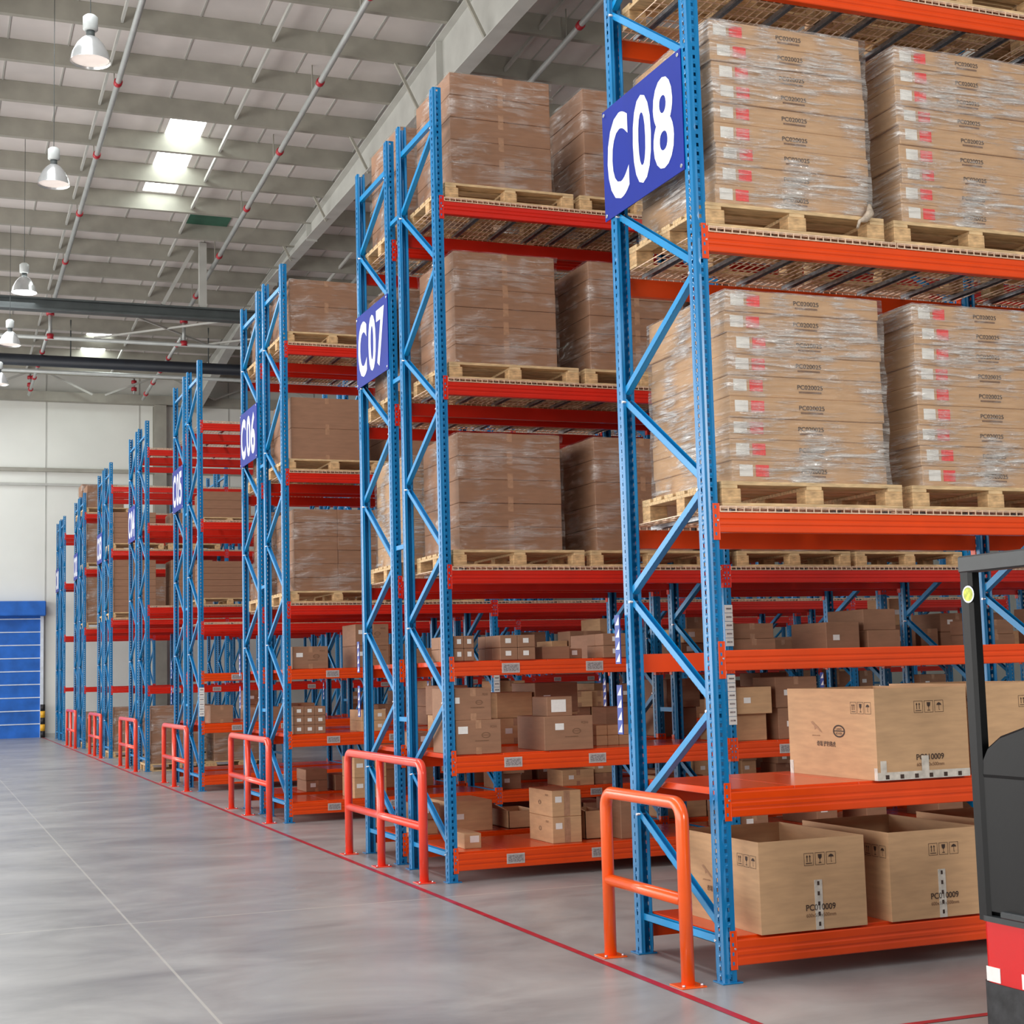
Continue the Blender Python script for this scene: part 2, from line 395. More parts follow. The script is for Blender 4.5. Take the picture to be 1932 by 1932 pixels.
CHAN = MB().prism([(-.022, .0), (-.022, .024), (.022, .024), (.022, .0), (.018, 0), (.018, .02), (-.018, .02), (-.018, 0)], .002, D-.002, axis='y').mesh('support_channel', GALV)
SLAB = MB().bbox(0, .16, -.0535, -.0503, 0, .082, .001).box(.012, .148, -.0545, -.053, .012, .07, 1).mesh('shelf_label', [GREY, GREYI])
def strip_mesh(n, h=.074, wd=.078):
    mb = MB()
    for i in range(n):
        z = -i*h; mb.box(0, wd, -.050, -.046, z-h+.004, z, 0); mb.box(.012, wd-.012, -.0512, -.05, z-h*.55, z-h*.35, 1)
    return mb.mesh('location_strip', [WHITE, GREYI])
STRIP5, STRIP6 = strip_mesh(5), strip_mesh(6)
def flag_mesh(n):    # blue strip with white triangles standing out from the aisle face of a post
    mb = MB(); h = .075; mb.box(.0, .006, .045, .115, -n*h, 0, 0)
    for i in range(n):
        z = -i*h
        for xx in (-.0015, .0075): mb.quad([(xx, .05, z-.01), (xx, .05, z-h+.012), (xx, .105, z-h+.012)], 1)
    return mb.mesh('aisle_marker_strip', [STRIPB, WHITE])
FLAG = flag_mesh(4)
SPACER = MB().box(.02, .055, -G+.045, -.0555, -.02, .02).mesh('row_spacer', BLUE2)

def rack(key, nb, levels, solid, beam_tone, decks=(), detail=2, label='', nlabels=True, strips=(), flag=False, spacers=False, dlev=()):
    y0 = Y[key]
    root = ob('pallet_rack', None, None, (0, y0, 0)); root.empty_display_size = .2
    tag(root, label, 'rack', 'blue and orange pallet racks')
    for b in range(nb+1):
        fr = ob('upright_frame', BRACES, root, (b*L, 0, 0)) if (b > 0 or detail < 2) else ob('upright_frame', MB().box(.02, .055, .03, D-.03, 6.425, 6.475).mesh('upright_frame', BLUE2), root, (0, 0, 0))
        ob('upright_post', POST, fr); ob('upright_post', POST, fr, (WX, D, 0), (0, 0, math.pi))
        ob('base_plate', FOOT, fr); ob('base_plate', FOOT, fr, (WX, D, 0), (0, 0, math.pi))
        if b == 0 and detail >= 2:
            for i, me in enumerate(BRACE[1:]): ob('brace', me, fr)
        if b in strips:
            for z, me in strips[b]: ob('location_strip', me, fr, (0, 0, z))
        if flag and b < 3:
            for z in (2.03, 1.6): ob('aisle_marker_strip', FLAG, fr, (-.035, D, z))
        if spacers:
            for z in (1.3, 2.85, 4.4, 5.9): 
                if b == 0 or detail > 1: ob('row_spacer', SPACER, fr, (0, D+G, z))
    for b in range(nb):
        for lv, z in levels.items():
            pc = beam_tone[lv]; hk = 'lo' if lv in 'AB' else 'hi'
            for s in (0, 1):
                bo = ob('beam', BEAM[hk, pc], root, (b*L, 0, z)) if s == 0 else ob('beam', BEAM[hk, pc], root, (b*L+L+WX, D, z), (0, 0, math.pi))
                ob('connector', CONN[pc], bo); c2 = ob('connector', CONN[pc], bo, (L+WX, 0, 0), (0, 0, 0), (-1, 1, 1))
                if s == 0 and lv in nlabels and b < 3 + (detail < 2):
                    for x in (.5, 1.27) + ((2.0,) if b else ()): ob('shelf_label', SLAB, bo, (x, 0, -.105 if hk == 'lo' else -.095))
            if lv in solid: ob('shelf_panel', SHELF[pc], root, (b*L, 0, z))
            if lv in decks:
                for k in (0, 1):
                    dk = ob('wire_deck', DECK, root, (b*L+WX+.008+k*(DW+.012), 0, z))
                    if detail >= 1:
                        for q in (.12, .45, .80, 1.14): ob('support_channel', CHAN, dk, (q, 0, .0))
    return root

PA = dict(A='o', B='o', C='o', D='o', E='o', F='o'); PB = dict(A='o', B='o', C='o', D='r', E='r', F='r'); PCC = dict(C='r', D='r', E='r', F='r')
rack('C08', 2, LV, 'AB', PA, 'DEF', 2, 'nearest single row blue and orange pallet rack under the C08 sign', '', flag=True)
S7 = {1: [(2.24, STRIP5), (1.62, STRIP6)], 2: [(2.1, STRIP6)]}
S6 = {1: [(1.66, STRIP5)], 2: [(2.1, STRIP5)]}
S5 = {0: [(1.58, STRIP6)], 1: [(1.6, STRIP5)]}
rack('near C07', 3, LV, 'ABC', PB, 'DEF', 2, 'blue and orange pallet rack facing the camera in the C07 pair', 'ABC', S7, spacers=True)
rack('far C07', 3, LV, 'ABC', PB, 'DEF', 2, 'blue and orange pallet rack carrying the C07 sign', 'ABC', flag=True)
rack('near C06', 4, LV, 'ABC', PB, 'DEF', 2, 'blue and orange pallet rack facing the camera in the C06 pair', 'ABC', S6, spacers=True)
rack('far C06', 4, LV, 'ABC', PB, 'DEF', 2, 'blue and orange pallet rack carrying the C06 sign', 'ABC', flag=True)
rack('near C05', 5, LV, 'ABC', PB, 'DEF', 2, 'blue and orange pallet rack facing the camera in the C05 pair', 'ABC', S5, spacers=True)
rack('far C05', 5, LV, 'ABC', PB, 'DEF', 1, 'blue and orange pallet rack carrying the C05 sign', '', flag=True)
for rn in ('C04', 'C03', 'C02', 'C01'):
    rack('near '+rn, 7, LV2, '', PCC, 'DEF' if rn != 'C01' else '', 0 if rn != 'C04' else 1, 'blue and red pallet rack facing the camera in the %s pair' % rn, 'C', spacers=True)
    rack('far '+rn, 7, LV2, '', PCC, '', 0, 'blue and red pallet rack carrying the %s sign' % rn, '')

# ---------------------------------------------------------------- structure
X0, X1, Y1W = -9, 34, 44.0
struct('floor', MB().quad([(-30, -20, 0), (60, -20, 0), (60, Y1W+.3, 0), (-30, Y1W+.3, 0)]) or None) if False else None
mb = MB(); mb.box(-30, 60, -20, Y1W+.3, -.2, 0); struct('floor', mb.mesh('floor', FLOOR))
def roofz(y): return 14.33-.053*y
mb = MB(); mb.box(X0, X1, Y1W, Y1W+.2, 0, roofz(Y1W)+.1)
for x in (-6.2, -3.2, -.2, 2.8, 5.8, 8.8, 11.8, 14.8, 17.8): mb.box(x-.02, x+.02, Y1W-.012, Y1W, 0, 11.9, 1)
struct('wall_back', mb.mesh('wall_back', [WALLM, STEELL]))
mb = MB(); mb.box(X0, X1, Y1W-.1, Y1W-.01, 8.14, 8.22).box(X0, X1, Y1W-.14, Y1W-.01, 8.6, 8.72, 1); struct('trim_1', mb.mesh('trim', [STEELL, STEEL]))
mb = MB(); mb.box(X0, X1, Y1W-.35, Y1W-.02, 10.92, 11.22); struct('trim_2', mb.mesh('eave_strut', STEEL))
mb = MB(); mb.box(X0, X1, Y1W-.03, Y1W-.005, .0, .12); struct('baseboard_back', mb.mesh('baseboard', STEELL))
# roof with skylight openings
def roof_piece(x0, x1, y0, y1, mi=0, t=.08, dz=0):
    mb = MB(); P = []
    for x in (x0, x1):
        for y in (y0, y1):
            for z in (0, t): P.append((x, y, roofz(y)+z+dz))
    n = len(mb.v); mb.v += P
    for q in ((0, 1, 3, 2), (4, 6, 7, 5), (0, 4, 5, 1), (2, 3, 7, 6), (0, 2, 6, 4), (1, 5, 7, 3)): mb.f.append(tuple(n+i for i in q)); mb.m.append(mi); mb.sm.append(False)
    return mb
def merge(a, b):
    n = len(a.v); a.v += b.v; a.f += [tuple(i+n for i in f) for f in b.f]; a.m += b.m; a.sm += b.sm; return a
SX0, SX1 = .62, 1.36
SKY = [(22.1, 27.1), (39.3, 42.3)]
mb = MB()
for x0, x1 in ((X0, SX0), (SX1, X1)): merge(mb, roof_piece(x0, x1, -4, Y1W+.2))
ys = [-4]+[v for s_ in SKY for v in s_]+[Y1W+.2]
for i in range(0, len(ys), 2): merge(mb, roof_piece(SX0, SX1, ys[i], ys[i+1]))
x = X0
while x < X1:                                # standing seams of the liner
    if not (SX0-.1 < x < SX1+.1): merge(mb, roof_piece(x, x+.03, -4, Y1W, 1, .02, -.015))
    x += 1.05
struct('ceiling', mb.mesh('ceiling', [ROOFM, STEELL]))
for i, (a, b) in enumerate(SKY): struct('window_%d' % (i+1), roof_piece(SX0, SX1, a, b, 0, .03, .03).mesh('skylight_sheet', SKYL))
# purlins
PUR = MB().prism([(-.04, .0), (.04, .0), (.04, -.008), (-.03, -.008), (-.03, -.36), (.06, -.36), (.06, -.39), (-.04, -.39)], X0, X1).mesh('roof_purlin', STEEL)
PY = [18.49+1.75*k for k in range(-11, 15)]   # index 11 stands at y 18.94
for y in PY:
    if y < Y1W-.3: struct('roof_purlin', PUR, (0, y, roofz(y)-.005), (R(-3), 0, 0))
SAG = MB().box(-.04, .04, 0, 1.75, -.12, -.02)
for k, x in enumerate((-.9, 1.75, 6.2)):
    for j, y in enumerate(PY[6:-1]):
        if y+1.75 < Y1W-.5 and (j+k) % 1 == 0: struct('purlin_strut', bpy.data.meshes.get('purlin_strut') or MB().box(-.022, .022, .05, 1.7, -.30, -.22).mesh('purlin_strut', STEELL), (x, y, roofz(y)-.02), (R(-3.03), 0, 0))
# rafters: tapered I frames along y
def rafter():
    mb = MB(); ys_ = [-3, 14, 24, 32, 38, 43.6]; zb = [11.9, 12.03, 12.1, 12.15, 11.5, 10.7]
    for i in range(5):
        a, b = ys_[i], ys_[i+1]
        za, zb_, ta, tb = zb[i], zb[i+1], roofz(a)-.40, roofz(b)-.40
        if ta < za+.15: ta = za+.15
        if tb < zb_+.15: tb = zb_+.15
        def pl(x0, x1, u0, u1, v0, v1):
            P = [(x, y, z) for x in (x0, x1) for y, zz in ((a, (u0, v0)), (b, (u1, v1))) for z in zz]
            m = len(mb.v); mb.v.extend(P)
            for q in ((0, 1, 3, 2), (4, 6, 7, 5), (0, 4, 5, 1), (2, 3, 7, 6), (0, 2, 6, 4), (1, 5, 7, 3)): mb.f.append(tuple(m+k for k in q)); mb.m.append(0); mb.sm.append(False)
        pl(-.008, .008, za, zb_, ta, tb); pl(-.14, .14, za-.02, zb_-.02, za, zb_); pl(-.14, .14, ta-.02, tb-.02, ta, tb)
    for y in (17.4, 27.2, 31.5):
        mb.box(-.13, .13, y-.012, y+.012, 12.05, roofz(y)-.42)
    return mb.mesh('roof_rafter', STEELL)
RAF = rafter()
for x in (-4.9, 4.6, 13.6, 22.6): struct('roof_rafter', RAF, (x, 0, 0))
COLM = MB().box(-.2, .2, -.02, .0, 0, 10.9).box(-.2, .2, -.4, -.38, 0, 10.9).box(-.01, .01, -.4, 0, 0, 10.9).mesh('wall_column', STEEL)
for x in (-4.9, 3.44, 12.5, 21.2): struct('wall_column', COLM, (x, Y1W, 0))
FLY = MB().bar((0, 0, 0), (-.56, 0, 1.1), .05, .05).mesh('fly_brace', STEEL)
for y in PY[1:18:2]: struct('fly_brace', FLY, (4.52, y, 12.04))
# transverse girder with truss members
mb = MB(); mb.box(X0, X1, 30.2, 30.5, 10.98, 11.02).box(X0, X1, 30.2, 30.5, 10.72, 10.76).box(X0, X1, 30.34, 30.36, 10.72, 11.02)
struct('roof_girder', mb.mesh('roof_girder', DARK))
HP = MB().box(-.09, .09, -.09, .09, 11.0, 12.7).mesh('girder_post', STEELL)
GB = MB().bar((0, 0, 11.05), (.75, 0, 12.5), .09, .09).mesh('girder_brace', STEELL)
for x in (2.55, -4.9, 10.2): struct('girder_post', HP, (x, 30.35, 0))
for x in (1.55, -3.4, 8.4): struct('girder_brace', GB, (x, 30.35, 0))
mb = MB(); mb.box(2.0, 3.1, 27.9, 28.3, 12.2, 12.6, 0).box(2.0, 3.1, 27.85, 28.35, 12.12, 12.2, 1); 
# bracing rods between girder and wall
RODM = MB().bar((0, 31, 11.0), (3.2, 37, 11.6), .05, .05).bar((3.2, 31, 11.0), (0, 37, 11.6), .05, .05).mesh('roof_bracing', STEELL)
for x in (.6, 3.9, 7.4): struct('roof_bracing', RODM, (x, 0, 0))
RODW = MB().bar((0, 43.3, 11.1), (1.9, 43.3, 11.9), .06, .06).bar((3.6, 43.3, 11.1), (1.9, 43.3, 11.9), .06, .06).mesh('eave_bracing', STEELL)
for x in (1.6, 5.2, -2.4): struct('eave_bracing', RODW, (x, 0, 0))

def along_x(name, y, z, r_, m, label, cat='pipe'):
    o = ob(name, MB().tube([(X0+.1, 0, 0), (X1-.1, 0, 0)], r_, 12).mesh(name, m), None, (0, y, z)); tag(o, label, cat); return o
duct = along_x('air_duct', 37.7, 11.0, .17, BLACKD, 'black round duct running across the hall below the roof', 'duct')
DH = MB().tube([(0, 0, .1), (0, 0, 1.25)], .02, 6).mesh('duct_hanger', DARK)
for x in (-4, 0, 4, 8): ob('duct_hanger', DH, duct, (x, 0, 0))
along_x('sprinkler_main', 34.8, 11.05, .055, PIPE, 'grey cross pipe with red fittings above the black duct')
along_x('sprinkler_main', 39.5, 11.05, .06, PIPE, 'light grey cross pipe just below the black duct')
GP = roof_piece(1.9, 2.9, 28.15, 28.95, 0, .02, -.03).mesh('green_roof_patch', GREEN); struct('window_3', GP)
mb = MB(); mb.box(X1, X1+.2, -16, Y1W+.2, 0, 14.5); struct('wall_right', mb.mesh('wall_right', WALLM))
COUP = MB().tube([(0, -.06, 0), (0, -.05, 0), (0, .05, 0), (0, .06, 0)], [.06, .078, .078, .06], 12).mesh('pipe_coupling', REDC)
def roof_pipe(xa, ya, za, yb_, zb_, label, r_=.055, couple=3.5, nm='sprinkler_pipe'):
    s = ob(nm, MB().tube([(0, 0, 0), (0, yb_-ya, zb_-za)], r_, 12).mesh(nm, PIPE), None, (xa, ya, za)); tag(s, label, 'pipe', 'sprinkler pipes under the roof')
    y = .8
    while y < yb_-ya-.5:
        z = (zb_-za)*y/(yb_-ya); ob('pipe_coupling', COUP, s, (0, y, z), (math.atan2(zb_-za, yb_-ya), 0, 0))
        ob('pipe_hanger', bpy.data.meshes.get('pipe_hanger') or MB().tube([(0, 0, .0), (0, 0, .62)], .012, 6).mesh('pipe_hanger', STEEL), s, (0, y+.6, z)) if nm == 'sprinkler_pipe' and yb_-ya > 10 else None; y += couple
    return s
roof_pipe(-.80, -2, 13.6, 34.7, 11.75, 'long grey sprinkler pipe with red couplings left of the bright skylight')
roof_pipe(2.80, -2, 13.9, 34.7, 11.85, 'long grey sprinkler pipe with red couplings right of the bright skylight', couple=3.4)
roof_pipe(6.6, -2, 13.9, 34.7, 11.85, 'grey sprinkler pipe right of the big rafter', couple=3.4)
roof_pipe(2.80, 35.2, 11.35, 43.2, 11.0, 'short grey pipe between the duct and back wall, right side', .05, 1.6)
roof_pipe(-.8, 35.2, 11.35, 43.2, 11.0, 'short grey pipe between the duct and back wall, left side', .05, 1.6)
VAL = MB().tube([(0, 0, 0), (0, 0, .75)], .05, 10).tube([(0, 0, .62), (0, 0, .78)], .11, 10, 1).tube([(0, 0, -.04), (0, 0, .1)], .1, 10, 1).mesh('riser_pipe', [PIPE, REDC])
for i, x in enumerate((-.8, 2.8)):
    o = ob('riser_pipe', VAL, None, (x, 34.8, 11.05)); tag(o, 'short white riser with red fittings, %s of two above the duct' % ('left' if i == 0 else 'right'), 'pipe')
for i, x in enumerate((-.75, 2.55)):
    o = ob('drain_valve', MB().tube([(0, 0, 0), (0, 0, .55)], .035, 8).tube([(0, 0, .1), (0, 0, .22)], .09, 8, 1).tube([(0, 0, .35), (0, 0, .45)], .09, 8, 1).mesh('drain_valve', [PIPE, REDC]), None, (x, 43.4, 11.2))
    tag(o, 'red valve standing on the eave beam, %s one' % ('left' if i == 0 else 'right'), 'valve')

# rolling door
rd = ob('door_1', None, None, (-2.0, Y1W-.06, 0)); rd['kind'] = 'structure'
mb = MB(); mb.box(-1.65, 1.65, -.02, .03, 0, 3.9)
for k in range(9): mb.box(-1.65, 1.65, -.035, -.02, .42+k*.42, .45+k*.42, 1)
ob('door_curtain', mb.mesh('door_curtain', [DOORB, DOORW]), rd)
ob('door_header_box', MB().bbox(-1.75, 1.8, -.42, .04, 3.88, 4.36, .03).mesh('door_header_box', DOORB), rd)
for sx in (-1, 1): ob('door_guide', MB().box(-.05, .05, -.09, .05, 0, 3.9).mesh('door_guide', DOORW), rd, (sx*1.7, 0, 0))
bo = ob('striped_bollard', None, None, (-.28, Y1W-.35, 0)); tag(bo, 'yellow and black striped bollard beside the blue rolling door', 'bollard')
for k in range(5): ob('painted_band', MB().tube([(0, 0, k*.21), (0, 0, k*.21+.21)], .075, 12).mesh('painted_band', BLK if k % 2 == 0 else YEL), bo)

# floor markings
mb = MB(); mb.quad([(-.335, -1.27, .002), (-.285, -1.27, .002), (-.255, 44, .002), (-.305, 44, .002)]); mb.quad([(-.285, -1.27, .002), (-.285, -1.22, .002), (30, -1.22, .002), (30, -1.27, .002)])
struct('floor_marking', mb.mesh('floor_marking', REDM))

# ---------------------------------------------------------------- high bay lamps
def lamp(x, y, z, on, label):
    r0 = ob('high_bay_lamp', None, None, (x, y, z)); tag(r0, label, 'lamp', 'high bay lamps')
    ob('lamp_reflector', MB().tube([(0, 0, .30), (0, 0, .27), (0, 0, .20), (0, 0, .08), (0, 0, -.02), (0, 0, -.03)], [.07, .11, .17, .23, .25, .255], 24, caps=False).mesh('lamp_reflector', LAMPM), r0)
    ob('lamp_neck', MB().tube([(0, 0, .29), (0, 0, .38)], .055, 12).mesh('lamp_neck', DARK), r0)
    ob('lamp_ballast', MB().tube([(0, 0, .38), (0, 0, .40), (0, 0, .56), (0, 0, .59)], [.07, .095, .095, .06], 16).mesh('lamp_ballast', LAMPC), r0)
    ob('lamp_glass', MB().tube([(0, 0, .02), (0, 0, .0)], [.23, .235], 24).mesh('lamp_glass', LAMPON if on else LAMPDIM), r0)
    ob('lamp_cord', MB().tube([(0, 0, .58), (0, 0, roofz(y)-z)], .006, 6).mesh('lamp_cord', DARK), r0)
    if on:
        l = bpy.data.lights.new('lamp_light', 'SPOT'); l.energy = 500; l.spot_size = R(120); l.spot_blend = .5; l.shadow_soft_size = .2
        o = bpy.data.objects.new('lamp_light', l); COL.objects.link(o); o.parent = r0; o.location = (0, 0, -.05)
for i, (y, on) in enumerate(((11.83, 0), (17.42, 0), (24.67, 1), (29.85, 0), (34.91, 0))):
    lamp(-2.1, y, 9.60 if y < 13 else 9.75, on, 'bell shaped high bay lamp, %s from the camera in the row' % ORD[i] + (', lit white' if on else ''))

# ---------------------------------------------------------------- rack end guards
def guard(y0, y1, x, m, posts, label, zt=.965, r_=.038):
    root = ob('rack_guard', None, None, (x, y0, 0)); tag(root, label, 'guard', 'tubular rack end guards')
    Ln = y1-y0; rb = .09
    path = [(0, 0, .008)] + [(0, rb-rb*math.cos(a), zt-rb+rb*math.sin(a)) for a in [R(t) for t in range(0, 91, 15)]] + [(0, Ln-rb+rb*math.sin(a), zt-rb+rb*math.cos(a)) for a in [R(t) for t in range(0, 91, 15)]] + [(0, Ln, .008)]
    ob('bent_tube_frame', MB().tube(path, r_, 16).mesh('bent_tube_frame', m), root)
    ob('cross_rail', MB().tube([(0, .02, .45), (0, Ln-.02, .45)], r_*.92, 14).mesh('cross_rail', m), root)
    if posts == 3: ob('middle_post', MB().tube([(0, 0, .0), (0, 0, zt-.02)], r_*.95, 14).mesh('middle_post', m), root, (0, Ln*.53, 0))
    for yy in ((0, Ln) if posts == 2 else (0, Ln*.53, Ln)):
        ob('foot_plate', MB().bbox(-.075, .075, -.075, .075, 0, .008, .002).tube([(-.055, -.055, .008), (-.055, -.055, .02)], .009, 6, 1).tube([(.055, -.055, .008), (.055, -.055, .02)], .009, 6, 1).mesh('foot_plate', [m, BOLT]), root, (0, yy, 0))
guard(.02, 1.0, -.19, GUARDO, 2, 'orange tubular guard in front of the C08 rack end', .965, .037)
for i, rn in enumerate(('C07', 'C06', 'C05', 'C04', 'C03', 'C02')):
    y0 = Y['near '+rn]
    guard(y0+.10, y0+2.42, -.17, GUARDR, 3, 'coral red three post guard in front of the %s rack pair' % rn)

# ---------------------------------------------------------------- aisle signs
def sign(rn, y0, letters):
    z0, z1 = 4.53, 5.25
    s = ob('aisle_sign', MB().bbox(-.006, 0, y0, y0+1.075, z0, z1, .001).mesh('aisle_sign', SIGNB), None, (-.004, 0, 0)); tag(s, 'blue aisle sign reading %s on rack end' % rn, 'sign', 'blue aisle signs')
    wl = [(.06, .34), (.40, .63), (.655, .90)]
    for ch, (a, b) in zip(letters, wl):
        o = text('sign_letter', ch, s, (-.0075, y0+1.075*(1-a), z0+.085), (b-a)*1.075, .55, '-x', .028, SIGNW)
    for yy, zz in ((y0+.03, z0+.03), (y0+1.045, z0+.03), (y0+.03, z1-.03), (y0+1.045, z1-.03)):
        ob('sign_bolt', bpy.data.meshes.get('sign_bolt') or MB().tube([(-.012, 0, 0), (-.004, 0, 0)], .012, 8).mesh('sign_bolt', BOLT), s, (0, yy, zz))
sign('C08', .035, 'C08')
for rn in ('C07', 'C06', 'C05', 'C04', 'C03', 'C02', 'C01'): sign(rn, Y['far '+rn]-.02, rn)

# ---------------------------------------------------------------- cartons and pallets
BOXM = {}
def carton_mesh(w_, d_, h_, m):
    k = (round(w_, 3), round(d_, 3), round(h_, 3), m.name)
    if k not in BOXM:
        mb = MB(); mb.bbox(0, w_, 0, d_, 0, h_, .004)
        BOXM[k] = mb.mesh('carton', m)
    return BOXM[k]
PART = {}
def part_mesh(key, fn):
    if key not in PART: PART[key] = fn()
    return PART[key]
def tape_mesh(w_, d_, h_, drop):
    def f():
        mb = MB(); t = .05; c = w_/2
        mb.box(c-t/2, c+t/2, -.0012, 0, h_-drop, h_+.0012); mb.box(c-t/2, c+t/2, 0, d_, h_, h_+.0012)
        mb.box(c-t/2, c+t/2, -.0012, 0, 0, drop*.8)
        return mb.mesh('sealing_tape', TAPEC)
    return part_mesh(('tape', round(w_, 2), round(d_, 2), round(h_, 2)), f)
def flat_label(m, w_, h_, name):
    return part_mesh((name, w_, h_, m.name), lambda: MB().box(0, w_, -.0016, 0, 0, h_).mesh(name, m))
LOGO = part_mesh('logo', lambda: None)
def logo_mesh():
    mb = MB(); n = 20
    for i in range(n):
        a, b = 2*math.pi*i/n, 2*math.pi*(i+1)/n
        mb.quad([(.05*math.cos(a), 0, .03*math.sin(a)), (.05*math.cos(b), 0, .03*math.sin(b)), (.041*math.cos(b), 0, .023*math.sin(b)), (.041*math.cos(a), 0, .023*math.sin(a))])
    mb.quad([(-.04, 0, .003), (.04, 0, .003), (.04, 0, -.002), (-.04, 0, -.002)])
    return mb.mesh('oval_logo', INK)
LOGOM = logo_mesh()
LOGOF = LOGOM.copy(); LOGOF.materials[0] = INKF
def cat_mesh():
    mb = MB(); pts = [(-.05, .034), (-.03, .036), (-.01, .022), (.02, .006), (.045, -.012), (.05, -.02), (.03, -.014), (.0, .004), (-.02, .014), (-.04, .024)]
    mb.quad([(x, 0, z) for x, z in pts]); mb.quad([(-.02, 0, .014), (0, 0, .004), (-.015, 0, -.006)])
    return mb.mesh('leaping_logo', INKL)
CATM = cat_mesh()
def sym_mesh():
    mb = MB(); s = .068; t = .0022
    def q(x0, x1, z0, z1): mb.quad([(x0, 0, z0), (x1, 0, z0), (x1, 0, z1), (x0, 0, z1)])
    for k in range(3):
        X = k*(s+.012); q(X, X+s, 0, t); q(X, X+s, s-t, s); q(X, X+t, 0, s); q(X+s-t, X+s, 0, s)
    for x in (.022, .042):                   # two arrows up over a line
        q(x-.0022, x+.0022, .02, .05); mb.quad([(x-.007, 0, .046), (x+.007, 0, .046), (x, 0, .058)])
    q(.012, .056, .010, .014)
    X = s+.012; c = X+s/2                    # wine glass
    mb.quad([(c-.014, 0, .058), (c+.014, 0, .058), (c+.012, 0, .04), (c+.004, 0, .032), (c-.004, 0, .032), (c-.012, 0, .04)]); q(c-.0015, c+.0015, .014, .034); q(c-.010, c+.010, .010, .014)
    X = 2*(s+.012); c = X+s/2                # umbrella
    mb.quad([(c-.02, 0, .04), (c-.014, 0, .05), (c, 0, .056), (c+.014, 0, .05), (c+.02, 0, .04)]); q(c-.0012, c+.0012, .014, .042); q(c, c+.006, .012, .015)
    return mb.mesh('handling_symbols', INK)
SYM = sym_mesh()

# numbers (first, last) of the cartons that show largest in the photo; the others are joined as one heap object
SHOWN = [(1, 36), (42, 51), (62, 67), (72, 83), (89, 89), (95, 101), (108, 118), (123, 123), (128, 132), (138, 139), (141, 145),
    (147, 158), (166, 166), (168, 168), (170, 174), (178, 186), (193, 199), (201, 214), (225, 231), (237, 237), (240, 240),
    (242, 242), (244, 244), (246, 246), (249, 252), (278, 279), (282, 282), (284, 285), (288, 288), (290, 292), (294, 294),
    (296, 298), (302, 316), (318, 325), (332, 342), (346, 346), (349, 353), (355, 356), (358, 358), (365, 368), (375, 381),
    (383, 383), (386, 388), (391, 393), (406, 406), (408, 408), (410, 411), (413, 415), (423, 425), (428, 432), (436, 436),
    (438, 440), (442, 443), (445, 446), (455, 455), (458, 459), (461, 461), (463, 464), (471, 471), (474, 474), (477, 477),
    (479, 479), (481, 481), (485, 485), (488, 488), (495, 498), (500, 503), (518, 519), (526, 526), (534, 534), (561, 561),
    (563, 563), (581, 581), (593, 593), (606, 606), (610, 610), (612, 612)]
CN = [0]; REST = {}
def carton(x, y, z, w_, d_, h_, label, m=CARTD, tape=True, lab=None, group=None, logo=False, cat='carton', rz=0):
    CN[0] += 1
    if not any(a_ <= CN[0] <= b_ for a_, b_ in SHOWN):
        mb_ = REST.setdefault(0, MB()); mi = 0 if m is CARTD else 1
        mb_.box(x, x+w_, y, y+d_, z, z+h_, mi); return None
    o = ob('carton', carton_mesh(w_, d_, h_, m), None, (x, y, z), (0, 0, rz)); o['cid'] = CN[0]; tag(o, label, cat, group)
    if tape: ob('sealing_tape', tape_mesh(w_, d_, h_, min(.07, h_*.4)), o)
    if lab: ob('white_label', flat_label(WHITE, lab[2], lab[3], 'white_label'), o, (lab[0], -.001, lab[1]))
    if logo:
        s = min(.8, w_/.5); ob('oval_logo', LOGOF, o, (w_*.66, -.002, h_*.55), (0, 0, 0), (s, 1, s)); ob('printed_line', flat_label(INKF, .12, .006, 'printed_line'), o, (w_*.42, -.001, h_*.38))
        text('printed_code', 'PC010', o, (w_*.76, -.0025, h_*.76), w_*.14, .02, '-y', 0, INKF)
    return o

def pallet_mesh():
    mb = MB(); W, Dp = 1.2, 1.0
    for i in range(7): x = 0; y = i*(Dp-.11)/6; mb.bbox(0, W, y, y+.11, .118, .14, .002)
    for y in (0, Dp/2-.05, Dp-.1): mb.bbox(0, W, y, y+.1, 0, .018, .002)
    for x in (0, W/2-.05, W-.1): mb.bbox(x, x+.1, 0, Dp, .098, .118, .002)
    return mb.mesh('wooden_pallet', WOOD)
PAL = pallet_mesh()
PBL = MB().bbox(0, .12, 0, .1, .018, .098, .003).mesh('pallet_block', WOOD2)
def pallet(x, y, z, label, blocks=True):
    o = ob('wooden_pallet', PAL, None, (x, y, z)); tag(o, label, 'pallet', 'wooden pallets on the racks')
    for yy in ((0, .45, .9) if blocks else (0,)):
        for xx in (0, .54, 1.08): ob('pallet_block', PBL, o, (xx, yy, 0))
    return o
